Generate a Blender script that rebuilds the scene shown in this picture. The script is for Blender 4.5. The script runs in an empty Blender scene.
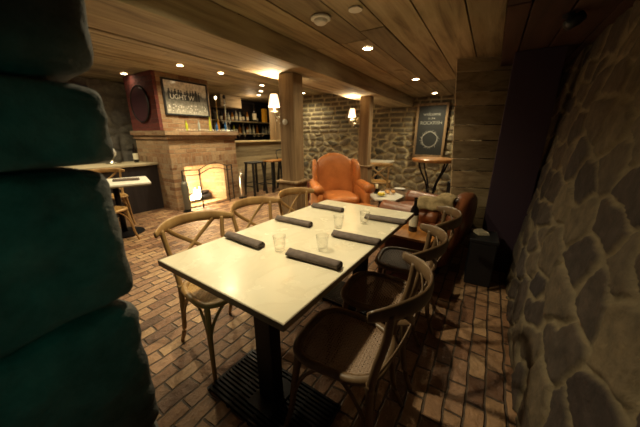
import bpy, bmesh, math, random
import numpy as np
from mathutils import Vector, Matrix
random.seed(7)
PI = math.pi
S = bpy.context.scene
COL = S.collection

# ------------------------------------------------------------------ camera, world, exposure
H = 1.3586; PITCH = 0.2893; YAW = 0.5643
cam = bpy.data.cameras.new('camera'); cam.sensor_width = 36; cam.lens = 14.705
cam.clip_start = 0.02
camo = bpy.data.objects.new('camera', cam); COL.objects.link(camo)
fw = Vector((math.cos(YAW)*math.cos(PITCH), math.sin(YAW)*math.cos(PITCH), -math.sin(PITCH)))
rt = Vector((math.sin(YAW), -math.cos(YAW), 0)); up = rt.cross(fw)
camo.matrix_world = Matrix(((rt.x, up.x, -fw.x, 0), (rt.y, up.y, -fw.y, 0), (rt.z, up.z, -fw.z, H), (0, 0, 0, 1)))
cam.dof.use_dof = True; cam.dof.focus_distance = 1.45; cam.dof.aperture_fstop = 2.2
S.camera = camo

W = bpy.data.worlds.new('world'); S.world = W; W.use_nodes = True
W.node_tree.nodes['Background'].inputs[0].default_value = (0.30, 0.24, 0.42, 1)
W.node_tree.nodes['Background'].inputs[1].default_value = 0.020
S.view_settings.view_transform = 'Standard'; S.view_settings.look = 'None'
S.view_settings.gamma = 1; S.view_settings.use_curve_mapping = False
S.view_settings.exposure = 1.12

ZC, ZL, ZB = 2.15, 2.40, 1.978       # plank ceiling, ceiling beyond the beam, beam underside
WARM = (1.0, 0.86, 0.60)

def light(name, kind, loc, energy, color=WARM, size=0.05, spot=None, target=None, blend=0.6):
    l = bpy.data.lights.new(name, kind); l.energy = energy; l.color = color
    if kind == 'AREA': l.size = size
    else: l.shadow_soft_size = size
    if spot: l.spot_size = spot; l.spot_blend = blend
    o = bpy.data.objects.new(name, l); COL.objects.link(o); o.location = loc
    if target is not None:
        o.rotation_euler = (Vector(target)-Vector(loc)).to_track_quat('-Z', 'Y').to_euler()
    return o

# downlights of the room (x, y, z, watts)
DOWN = [(2.61, 1.12, ZC, 24), (4.30, 1.07, ZC, 34), (5.84, 1.07, ZC, 34),
        (2.66, 4.24, ZL, 46), (3.34, 4.15, ZL, 46), (4.54, 4.35, ZL, 30), (5.10, 4.93, ZL, 20), (5.55, 5.45, ZL, 20),
        (5.90, 4.24, ZL, 34), (2.46, 5.62, ZL, 1)]
ROW_AND_FILL = [(1.0, 1.12, ZC, 46), (1.3, 3.3, ZL, 60), (1.5, 5.5, ZL, 45), (-0.4, 1.12, ZC, 10), (2.2, 3.0, ZL, 40)]       # first is the next of the row; the rest are added, unseen fill lights
for x, y, z, e in DOWN + ROW_AND_FILL:
    light('downlight_and_fill', 'SPOT', (x, y, z-0.02), e, (1.0, 0.83, 0.50), 0.035, math.radians(150), (x, y, 0), 1.0)  # lamps of the visible fittings, plus the added fill lights
light('jamb_green_fill', 'SPOT', (-0.20, 0.05, 1.25), 1.2, (0.05, 1.0, 0.58), 0.10, math.radians(75), (0.05, 0.72, 1.12), 0.8)  # added green light without a visible source, tints the stone jamb

# ------------------------------------------------------------------ materials
def mat(name, base=(0.5, 0.5, 0.5), rough=0.6, metal=0.0, build=None, **kw):
    m = bpy.data.materials.new(name); m.use_nodes = True
    nt = m.node_tree; b = nt.nodes['Principled BSDF']
    b.inputs['Base Color'].default_value = (*base, 1); b.inputs['Roughness'].default_value = rough
    b.inputs['Metallic'].default_value = metal
    for k, v in kw.items(): b.inputs[k.replace('_', ' ')].default_value = v
    if build: build(nt, b)
    return m
def N(nt, t, **kw):
    n = nt.nodes.new(t)
    for k, v in kw.items(): setattr(n, k, v)
    return n
def ramp(nt, fac, stops):
    r = N(nt, 'ShaderNodeValToRGB'); nt.links.new(fac, r.inputs[0])
    e = r.color_ramp.elements
    while len(e) < len(stops): e.new(0.5)
    for i, (p, c) in enumerate(stops): e[i].position = p; e[i].color = (*c, 1)
    return r.outputs[0]
def mixc(nt, fac, a, b, mode='MIX'):
    m = N(nt, 'ShaderNodeMix', data_type='RGBA', blend_type=mode)
    for s, v in ((m.inputs[0], fac), (m.inputs[6], a), (m.inputs[7], b)):
        if isinstance(v, (int, float)): s.default_value = v
        elif isinstance(v, tuple): s.default_value = (*v, 1)
        else: nt.links.new(v, s)
    return m.outputs[2]
def mapping(nt, scale=(1, 1, 1), src='Object', rot=(0, 0, 0)):
    tc = N(nt, 'ShaderNodeTexCoord'); mp = N(nt, 'ShaderNodeMapping')
    nt.links.new(tc.outputs[src], mp.inputs[0]); mp.inputs['Scale'].default_value = scale; mp.inputs['Rotation'].default_value = rot
    return mp.outputs[0]
def noise(nt, vec, scale, detail=4, rough=0.55, dist=0.0):
    n = N(nt, 'ShaderNodeTexNoise'); nt.links.new(vec, n.inputs['Vector'])
    n.inputs['Scale'].default_value = scale; n.inputs['Detail'].default_value = detail
    n.inputs['Roughness'].default_value = rough; n.inputs['Distortion'].default_value = dist
    return n.outputs[0]
def bump(nt, b, h, strength=0.3, dist=0.01):
    bp = N(nt, 'ShaderNodeBump'); nt.links.new(h, bp.inputs['Height'])
    bp.inputs['Strength'].default_value = strength; bp.inputs['Distance'].default_value = dist
    nt.links.new(bp.outputs[0], b.inputs['Normal'])
def math_n(nt, op, a, b=0.0):
    m = N(nt, 'ShaderNodeMath', operation=op)
    for s, v in zip(m.inputs, (a, b)):
        if isinstance(v, (int, float)): s.default_value = v
        else: nt.links.new(v, s)
    return m.outputs[0]

def wood(name, dark, mid, lightc, axis='X', rough=0.6, scale=1.0, vary=0.5, bstr=0.35):
    def bd(nt, b):
        sc = {'X': (1.2, 14, 14), 'Y': (14, 1.2, 14), 'Z': (14, 14, 1.2)}[axis]
        v = mapping(nt, tuple(s*scale for s in sc))
        geo = N(nt, 'ShaderNodeNewGeometry')
        add = N(nt, 'ShaderNodeVectorMath', operation='ADD'); nt.links.new(v, add.inputs[0])
        sc2 = N(nt, 'ShaderNodeVectorMath', operation='SCALE'); sc2.inputs[0].default_value = (7, 13, 5)
        nt.links.new(geo.outputs['Random Per Island'], sc2.inputs['Scale']); nt.links.new(sc2.outputs[0], add.inputs[1])
        n1 = noise(nt, add.outputs[0], 1.0, 8, 0.62, 0.6)
        col = ramp(nt, n1, [(0.3, dark), (0.5, mid), (0.7, lightc)])
        n2 = noise(nt, mapping(nt, (1.3, 1.3, 1.3)), 1.0, 3)
        col = mixc(nt, 0.55, col, ramp(nt, n2, [(0.3, (0.55, 0.5, 0.45)), (0.7, (1, 1, 1))]), 'MULTIPLY')
        rv = ramp(nt, geo.outputs['Random Per Island'], [(0, (1-vary, 1-vary, 1-vary)), (1, (1, 1, 1))])
        col = mixc(nt, 1.0, col, rv, 'MULTIPLY')
        nt.links.new(col, b.inputs['Base Color'])
        bump(nt, b, n1, bstr, 0.01)
    return mat(name, mid, rough, build=bd)

M = {}
M['plank'] = wood('weathered_plank', (0.21, 0.15, 0.080), (0.47, 0.37, 0.215), (0.62, 0.51, 0.32), 'X', 0.65, 1, 0.5)
M['plank_y'] = wood('weathered_plank_across', (0.28, 0.19, 0.10), (0.52, 0.40, 0.23), (0.66, 0.52, 0.32), 'Y', 0.65, 1, 0.45)
M['beam'] = wood('beam_wood', (0.20, 0.145, 0.078), (0.46, 0.36, 0.21), (0.60, 0.49, 0.30), 'X', 0.7, 0.8, 0.2, 0.6)
M['post'] = wood('post_wood', (0.13, 0.08, 0.036), (0.31, 0.20, 0.10), (0.44, 0.31, 0.17), 'Z', 0.65, 0.8, 0.3, 0.5)
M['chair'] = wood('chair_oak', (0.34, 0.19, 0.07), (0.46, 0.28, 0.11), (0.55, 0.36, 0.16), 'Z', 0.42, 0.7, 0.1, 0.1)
M['chair_dark'] = wood('chair_darker_wood', (0.10, 0.06, 0.03), (0.155, 0.095, 0.048), (0.21, 0.14, 0.07), 'Z', 0.40, 0.7, 0.1, 0.1)  # darker tones for the chairs right of the table
M['honey'] = wood('honey_wood', (0.30, 0.12, 0.03), (0.50, 0.22, 0.06), (0.62, 0.30, 0.09), 'X', 0.30, 1, 0.1, 0.1)
M['dark_wood'] = wood('dark_stained_wood', (0.008, 0.006, 0.008), (0.018, 0.013, 0.016), (0.03, 0.022, 0.024), 'Z', 0.6, 1, 0.2)
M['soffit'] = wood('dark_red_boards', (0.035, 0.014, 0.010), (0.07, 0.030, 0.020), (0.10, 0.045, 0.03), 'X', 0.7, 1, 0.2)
M['purple_paint'] = mat('deep_plum_paint', (0.040, 0.020, 0.038), 0.7)

def cane_b(nt, b):
    n = noise(nt, mapping(nt, (30, 30, 30)), 2.0, 3)
    nt.links.new(ramp(nt, n, [(0.3, (0.42, 0.24, 0.07)), (0.7, (0.66, 0.42, 0.15))]), b.inputs['Base Color'])
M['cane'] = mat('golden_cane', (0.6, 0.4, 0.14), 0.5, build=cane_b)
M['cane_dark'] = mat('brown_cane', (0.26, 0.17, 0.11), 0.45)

def marble_b(nt, b):
    v = mapping(nt, (1, 1, 1))
    n = noise(nt, v, 3.2, 8, 0.6, 1.6)
    c = ramp(nt, n, [(0.36, (0.72, 0.67, 0.51)), (0.495, (0.685, 0.63, 0.475)), (0.505, (0.73, 0.68, 0.52)), (0.7, (0.75, 0.70, 0.55))])
    nt.links.new(c, b.inputs['Base Color'])
    n2 = noise(nt, v, 9, 4)
    r = N(nt, 'ShaderNodeMapRange'); nt.links.new(n2, r.inputs[0]); r.inputs[3].default_value = 0.16; r.inputs[4].default_value = 0.34
    nt.links.new(r.outputs[0], b.inputs['Roughness'])
M['marble'] = mat('cream_marble', (0.74, 0.69, 0.55), 0.25, build=marble_b)
M['white_top'] = mat('white_table_top', (0.72, 0.70, 0.62), 0.3)
M['iron'] = mat('black_iron', (0.012, 0.012, 0.016), 0.45, 0.6)
M['edge'] = mat('bronze_edge_band', (0.16, 0.13, 0.08), 0.35, 0.3)
M['steel'] = mat('brushed_steel', (0.5, 0.48, 0.42), 0.3, 1.0)
M['brass'] = mat('aged_brass', (0.6, 0.42, 0.16), 0.3, 1.0)
M['white'] = mat('white_plastic', (0.75, 0.72, 0.66), 0.5)
M['black'] = mat('matte_black', (0.01, 0.01, 0.012), 0.5)
M['plate'] = mat('white_china', (0.8, 0.78, 0.74), 0.2)
M['lemon'] = mat('lemon_peel', (0.85, 0.68, 0.06), 0.45)
M['bread'] = mat('toasted_bread', (0.62, 0.34, 0.12), 0.8)
M['paper'] = mat('cream_paper', (0.75, 0.68, 0.5), 0.8)
M['green_glass'] = mat('dark_green_bottle', (0.012, 0.02, 0.010), 0.08, Coat_Weight=0.5)
M['black_glass'] = mat('black_bottle', (0.008, 0.006, 0.006), 0.08)
M['label'] = mat('cream_bottle_label', (0.72, 0.68, 0.52), 0.7)
M['amber_glass'] = mat('amber_bottle', (0.32, 0.13, 0.02), 0.1)
M['clear_bottle'] = mat('pale_bottle', (0.35, 0.36, 0.32), 0.08)
M['lime_glass'] = mat('lime_bottle', (0.45, 0.5, 0.04), 0.1)
M['blue_glass'] = mat('blue_glass_bottle', (0.02, 0.10, 0.28), 0.1)
M['yellow_box'] = mat('yellow_carton', (0.80, 0.42, 0.03), 0.6)
def glass_m():
    m = bpy.data.materials.new('clear_glass'); m.use_nodes = True; nt = m.node_tree; nt.nodes.clear()
    out = N(nt, 'ShaderNodeOutputMaterial'); mx = N(nt, 'ShaderNodeMixShader'); tr = N(nt, 'ShaderNodeBsdfTransparent'); gl = N(nt, 'ShaderNodeBsdfGlossy')
    tr.inputs[0].default_value = (.985, .985, .98, 1); gl.inputs['Roughness'].default_value = .03
    lw = N(nt, 'ShaderNodeLayerWeight'); lw.inputs[0].default_value = .25; nt.links.new(lw.outputs['Facing'], mx.inputs[0])
    mp = N(nt, 'ShaderNodeMath', operation='MULTIPLY'); nt.links.new(lw.outputs['Facing'], mp.inputs[0]); mp.inputs[1].default_value = .55
    nt.links.new(mp.outputs[0], mx.inputs[0]); nt.links.new(tr.outputs[0], mx.inputs[1]); nt.links.new(gl.outputs[0], mx.inputs[2]); nt.links.new(mx.outputs[0], out.inputs[0]); return m
M['glass'] = glass_m()
def cloth(name, a, bcol, sc=260):
    def bd(nt, b):
        v = mapping(nt, (1, 1, 1)); n = noise(nt, v, 30, 4)
        nt.links.new(ramp(nt, n, [(0.3, a), (0.7, bcol)]), b.inputs['Base Color'])
        bump(nt, b, noise(nt, v, sc, 2), 0.25, 0.002)
    return mat(name, a, 0.9, build=bd)
M['napkin'] = cloth('grey_linen', (0.095, 0.073, 0.064), (0.155, 0.12, 0.105))
M['blanket'] = cloth('olive_wool', (0.20, 0.14, 0.06), (0.36, 0.27, 0.14), 90)
M['fur'] = cloth('brown_hide', (0.06, 0.035, 0.02), (0.14, 0.085, 0.045), 60)
def leather(name, a, c, rough=0.32):
    def bd(nt, b):
        v = mapping(nt, (1, 1, 1))
        n = noise(nt, v, 5, 6, 0.6)
        nt.links.new(ramp(nt, n, [(0.3, a), (0.7, c)]), b.inputs['Base Color'])
        n2 = noise(nt, v, 7, 5); vo = N(nt, 'ShaderNodeTexVoronoi'); vo.inputs['Scale'].default_value = 160; nt.links.new(v, vo.inputs['Vector'])
        bump(nt, b, math_n(nt, 'ADD', math_n(nt, 'MULTIPLY', n2, 3.0), math_n(nt, 'MULTIPLY', vo.outputs[0], 0.4)), 0.25, 0.01)
    return mat(name, a, rough, build=bd)
M['tan_leather'] = leather('tan_leather', (0.40, 0.125, 0.030), (0.60, 0.22, 0.065))
M['brown_leather'] = leather('brown_leather', (0.15, 0.050, 0.020), (0.27, 0.092, 0.038), 0.3)
M['burgundy'] = leather('burgundy_leather', (0.07, 0.016, 0.014), (0.11, 0.028, 0.022), 0.4)
def emis(name, col, s):
    m = bpy.data.materials.new(name); m.use_nodes = True; b = m.node_tree.nodes['Principled BSDF']
    b.inputs['Base Color'].default_value = (*col, 1); b.inputs['Emission Color'].default_value = (*col, 1); b.inputs['Emission Strength'].default_value = s
    return m
M['bulb'] = emis('lamp_glow', (1.0, 0.80, 0.50), 14)
M['shade'] = emis('lit_pleated_shade', (1.0, 0.80, 0.52), 0.75)
M['flame'] = emis('flame', (1.0, 0.62, 0.22), 7)
M['flame_core'] = emis('flame_core', (1.0, 0.85, 0.5), 10)
M['blue_glow'] = emis('blue_lit_pane', (0.10, 0.18, 0.35), 0.10)
M['spark'] = emis('fairy_light', (1.0, 0.85, 0.5), 2.5)

def brick_nodes(nt, b, vec, bw, bh, mortar, cols, mcol, bstr, bdist, sq=0.5, rough=0.8, warp=0.012):
    nz = N(nt, 'ShaderNodeTexNoise'); nt.links.new(vec, nz.inputs['Vector']); nz.inputs['Scale'].default_value = 7; nz.inputs['Detail'].default_value = 3
    sub = N(nt, 'ShaderNodeVectorMath', operation='SUBTRACT'); nt.links.new(nz.outputs['Color'], sub.inputs[0]); sub.inputs[1].default_value = (.5, .5, .5)
    scl = N(nt, 'ShaderNodeVectorMath', operation='SCALE'); nt.links.new(sub.outputs[0], scl.inputs[0]); scl.inputs['Scale'].default_value = warp*2
    add = N(nt, 'ShaderNodeVectorMath', operation='ADD'); nt.links.new(vec, add.inputs[0]); nt.links.new(scl.outputs[0], add.inputs[1])
    br = N(nt, 'ShaderNodeTexBrick'); nt.links.new(add.outputs[0], br.inputs['Vector'])
    br.offset = sq; br.inputs['Scale'].default_value = 1; br.inputs['Brick Width'].default_value = bw; br.inputs['Row Height'].default_value = bh
    br.inputs['Mortar Size'].default_value = mortar; br.inputs['Mortar Smooth'].default_value = 0.6; br.inputs['Bias'].default_value = 0.0
    br.inputs['Color1'].default_value = (0, 0, 0, 1); br.inputs['Color2'].default_value = (1, 1, 1, 1); br.inputs['Mortar'].default_value = (0.5, 0.5, 0.5, 1)
    c = ramp(nt, br.outputs['Color'], [(i/(len(cols)-1), k) for i, k in enumerate(cols)])
    n2 = noise(nt, vec, 22, 6, 0.65)
    c = mixc(nt, 0.7, c, ramp(nt, n2, [(0.25, (0.45, 0.42, 0.40)), (0.7, (1.15, 1.12, 1.05))]), 'MULTIPLY')
    n3 = noise(nt, vec, 1.6, 3)
    c = mixc(nt, 0.5, c, ramp(nt, n3, [(0.3, (0.55, 0.5, 0.5)), (0.7, (1.1, 1.1, 1.1))]), 'MULTIPLY')
    c = mixc(nt, br.outputs['Fac'], c, mcol)
    nt.links.new(c, b.inputs['Base Color']); b.inputs['Roughness'].default_value = rough
    h = math_n(nt, 'ADD', math_n(nt, 'SUBTRACT', 1.0, br.outputs['Fac']), math_n(nt, 'MULTIPLY', n2, 0.8))
    h = math_n(nt, 'ADD', h, math_n(nt, 'MULTIPLY', br.outputs['Color'], 0.35))
    bump(nt, b, h, bstr, bdist)
def floor_b(nt, b):
    v = mapping(nt, (1, 1, 1))
    brick_nodes(nt, b, v, 0.200, 0.092, 0.008, [(0.13, 0.062, 0.036), (0.33, 0.175, 0.092), (0.52, 0.34, 0.19), (0.22, 0.105, 0.058), (0.43, 0.26, 0.145), (0.30, 0.17, 0.105)],
                (0.085, 0.055, 0.036), 0.9, 0.022, 0.5, 0.5, 0.014)
M['floor'] = mat('worn_brick_paving', build=floor_b)
def wallbrick(name, cols, mcol, upright=False):
    def bd(nt, b):
        tc = N(nt, 'ShaderNodeTexCoord'); sp = N(nt, 'ShaderNodeSeparateXYZ'); nt.links.new(tc.outputs['Object'], sp.inputs[0])
        cb = N(nt, 'ShaderNodeCombineXYZ'); s = math_n(nt, 'ADD', sp.outputs[0], sp.outputs[1])
        nt.links.new(s, cb.inputs[1 if upright else 0]); nt.links.new(sp.outputs[2], cb.inputs[0 if upright else 1])
        brick_nodes(nt, b, cb.outputs[0], 0.215, 0.075, 0.006, cols, mcol, 0.8, 0.012, 0.0 if upright else 0.5, 0.85, 0.008)
    return mat(name, build=bd)
BC = [(0.26, 0.13, 0.065), (0.42, 0.27, 0.15), (0.50, 0.36, 0.22), (0.34, 0.19, 0.10), (0.46, 0.34, 0.22)]
M['brick'] = wallbrick('fireplace_brick', BC, (0.34, 0.27, 0.18))
M['brick_soldier'] = wallbrick('upright_brick_course', BC, (0.34, 0.27, 0.18), True)
M['red_brick'] = wallbrick('red_brick', [(0.12, 0.024, 0.022), (0.17, 0.036, 0.030), (0.21, 0.05, 0.036)], (0.12, 0.045, 0.035))
M['fire_brick'] = wallbrick('pale_fire_brick', [(0.50, 0.34, 0.20), (0.62, 0.46, 0.28), (0.55, 0.40, 0.26)], (0.35, 0.26, 0.16))

def stone_mat(name, cols, mortar, rough=0.85, bs=0.6):
    def bd(nt, b):
        a1 = N(nt, 'ShaderNodeAttribute', attribute_name='tint'); a2 = N(nt, 'ShaderNodeAttribute', attribute_name='stone')
        v = mapping(nt, (1, 1, 1)); n = noise(nt, v, 14, 8, 0.65)
        c = ramp(nt, a1.outputs['Fac'], [(i/(len(cols)-1), k) for i, k in enumerate(cols)])
        c = mixc(nt, 0.8, c, ramp(nt, n, [(0.3, (0.45, 0.45, 0.45)), (0.7, (1.35, 1.3, 1.2))]), 'MULTIPLY')
        mc = mixc(nt, 0.6, mortar, ramp(nt, n, [(0.3, (0.6, 0.6, 0.6)), (0.7, (1.1, 1.1, 1.1))]), 'MULTIPLY')
        c = mixc(nt, a2.outputs['Fac'], mc, c)
        nt.links.new(c, b.inputs['Base Color'])
        n2 = noise(nt, v, 30, 6, 0.7)
        bump(nt, b, math_n(nt, 'ADD', n, n2), bs, 0.012)
    return mat(name, rough=rough, build=bd)
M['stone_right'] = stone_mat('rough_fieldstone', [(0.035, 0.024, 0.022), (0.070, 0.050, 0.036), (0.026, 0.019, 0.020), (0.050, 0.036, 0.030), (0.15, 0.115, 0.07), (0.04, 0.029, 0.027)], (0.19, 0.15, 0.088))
M['stone_far'] = stone_mat('fieldstone_with_pale_mortar', [(0.09, 0.078, 0.055), (0.20, 0.165, 0.11), (0.14, 0.105, 0.07), (0.27, 0.22, 0.14), (0.12, 0.11, 0.09)], (0.55, 0.46, 0.28))
M['stone_grey'] = stone_mat('grey_stone', [(0.16, 0.16, 0.15), (0.26, 0.24, 0.20), (0.20, 0.19, 0.18)], (0.22, 0.2, 0.17))
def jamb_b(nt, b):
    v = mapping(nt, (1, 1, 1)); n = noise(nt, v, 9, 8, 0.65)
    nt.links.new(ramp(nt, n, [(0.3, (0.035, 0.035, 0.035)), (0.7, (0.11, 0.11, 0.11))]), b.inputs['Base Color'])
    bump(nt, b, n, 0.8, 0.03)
M['jamb'] = mat('rough_jamb_stone', rough=0.9, build=jamb_b)

# ------------------------------------------------------------------ mesh helpers
def obj(name, bm, m, parent=None, smooth=False, bevel=0, loc=None, rot=None, sub=0):
    me = bpy.data.meshes.new(name); bm.normal_update(); bm.to_mesh(me); bm.free()
    if smooth:
        for p in me.polygons: p.use_smooth = True
    ms = m if isinstance(m, (list, tuple)) else [m]
    for k in ms: me.materials.append(k)
    o = bpy.data.objects.new(name, me); COL.objects.link(o)
    if parent: o.parent = parent
    if loc: o.location = loc
    if rot: o.rotation_euler = rot
    if bevel:
        md = o.modifiers.new('bevel', 'BEVEL'); md.width = bevel; md.segments = 2; md.limit_method = 'ANGLE'; md.angle_limit = math.radians(40)
    if sub:
        md = o.modifiers.new('sub', 'SUBSURF'); md.levels = sub; md.render_levels = sub
    return o
def thing(name, label, cat, loc=(0, 0, 0), rz=0, group=None):
    o = bpy.data.objects.new(name, None); COL.objects.link(o); o.location = loc; o.rotation_euler = (0, 0, rz); o.empty_display_size = .1
    return tag(o, label, cat, group)
def tag(o, label, cat, group=None):
    o['label'] = label; o['category'] = cat
    if group: o['group'] = group
    return o
def struct(o, label=None, cat=None):
    o['kind'] = 'structure'
    if label: o['label'] = label
    if cat: o['category'] = cat
    return o
def dup(root, loc, rz, label, group=None):
    r = root.copy(); COL.objects.link(r); r.location = loc; r.rotation_euler = (0, 0, rz); r['label'] = label
    if group: r['group'] = group
    for ch in list(root.children):
        c = ch.copy(); COL.objects.link(c); c.parent = r
        for g in list(ch.children):
            d = g.copy(); COL.objects.link(d); d.parent = c
    return r
def bx(bm, x0, x1, y0, y1, z0, z1, mi=0):
    v = [bm.verts.new(p) for p in ((x0, y0, z0), (x1, y0, z0), (x1, y1, z0), (x0, y1, z0), (x0, y0, z1), (x1, y0, z1), (x1, y1, z1), (x0, y1, z1))]
    for f in ((0, 3, 2, 1), (4, 5, 6, 7), (0, 1, 5, 4), (1, 2, 6, 5), (2, 3, 7, 6), (3, 0, 4, 7)):
        bm.faces.new([v[i] for i in f]).material_index = mi
def B(*a):
    bm = bmesh.new(); bx(bm, *a); return bm
def prism(bm, pts, z0, z1):
    a = [bm.verts.new((x, y, z0)) for x, y in pts]; b = [bm.verts.new((x, y, z1)) for x, y in pts]; n = len(pts)
    bm.faces.new(a[::-1]); bm.faces.new(b)
    for i in range(n): bm.faces.new((a[i], a[(i+1) % n], b[(i+1) % n], b[i]))
def lathe(bm, prof, seg=20, c=(0, 0, 0), close=True, mi=0):
    rings = []
    for r, z in prof:
        rings.append([bm.verts.new((c[0]+r*math.cos(2*PI*i/seg), c[1]+r*math.sin(2*PI*i/seg), c[2]+z)) for i in range(seg)])
    for a, b in zip(rings, rings[1:]):
        for i in range(seg): bm.faces.new((a[i], a[(i+1) % seg], b[(i+1) % seg], b[i])).material_index = mi
    if close:
        if prof[0][0] > 1e-4: bm.faces.new(rings[0][::-1]).material_index = mi
        if prof[-1][0] > 1e-4: bm.faces.new(rings[-1]).material_index = mi
def L(prof, seg=20, c=(0, 0, 0), close=True):
    bm = bmesh.new(); lathe(bm, prof, seg, c, close); return bm
def crom(pts, n=6):
    pts = [Vector(p) for p in pts]; out = []
    for i in range(len(pts)-1):
        p0 = pts[max(i-1, 0)]; p1 = pts[i]; p2 = pts[i+1]; p3 = pts[min(i+2, len(pts)-1)]
        for k in range(n):
            t = k/n; out.append(0.5*((2*p1)+(p2-p0)*t+(2*p0-5*p1+4*p2-p3)*t*t+(3*p1-p0-3*p2+p3)*t**3))
    out.append(pts[-1]); return out
def sweep(bm, pts, w, h=None, seg=8, smooth=6, upv=(0, 0, 1), closed=False, box=False, mi=0):
    """tube of half-width w and half-height h (numbers or lists per control point) along pts"""
    n0 = len(pts); h = w if h is None else h
    ws = w if isinstance(w, (list, tuple)) else [w]*n0; hs = h if isinstance(h, (list, tuple)) else [h]*n0
    P = crom(pts, smooth) if smooth else [Vector(p) for p in pts]
    m = len(P); rings = []
    for i, p in enumerate(P):
        t = i/(m-1)*(n0-1); a = min(int(t), n0-2); f = t-a
        ww = ws[a]*(1-f)+ws[a+1]*f; hh = hs[a]*(1-f)+hs[a+1]*f
        if closed: d = P[(i+1) % (m-1)]-P[(i-1) % (m-1)]
        else: d = P[min(i+1, m-1)]-P[max(i-1, 0)]
        d.normalize(); u = Vector(upv)
        if abs(d.dot(u)) > 0.97: u = Vector((0, 1, 0)) if abs(d.y) < .9 else Vector((1, 0, 0))
        s = d.cross(u).normalized(); u = s.cross(d).normalized()
        ring = []
        for k in range(seg):
            an = 2*PI*(k+(0.5 if box else 0))/seg; ca, sa = math.cos(an), math.sin(an)
            if box: ca = math.copysign(min(1, abs(ca)*1.414), ca); sa = math.copysign(min(1, abs(sa)*1.414), sa)
            ring.append(bm.verts.new(p+s*ca*ww+u*sa*hh))
        rings.append(ring)
    if closed: rings[-1] = rings[0]
    for a, b in zip(rings, rings[1:]):
        for k in range(seg): bm.faces.new((a[k], a[(k+1) % seg], b[(k+1) % seg], b[k])).material_index = mi
    if not closed:
        bm.faces.new(rings[0][::-1]).material_index = mi; bm.faces.new(rings[-1]).material_index = mi
    else:
        bmesh.ops.delete(bm, geom=[v for v in bm.verts if not v.link_faces], context='VERTS')
def SW(*a, **k):
    bm = bmesh.new(); sweep(bm, *a, **k); return bm
def blob(size, seg=3, p=3.0, fn=None):
    """rounded box (superellipsoid) centred at 0, half sizes"""
    bm = bmesh.new(); bmesh.ops.create_cube(bm, size=2); bmesh.ops.subdivide_edges(bm, edges=bm.edges[:], cuts=2**seg-1, use_grid_fill=True)
    for v in bm.verts:
        l = (abs(v.co.x)**p+abs(v.co.y)**p+abs(v.co.z)**p)**(1/p)
        v.co = v.co/l; v.co = Vector((v.co.x*size[0], v.co.y*size[1], v.co.z*size[2]))
        if fn: v.co = fn(v.co)
    return bm

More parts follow.
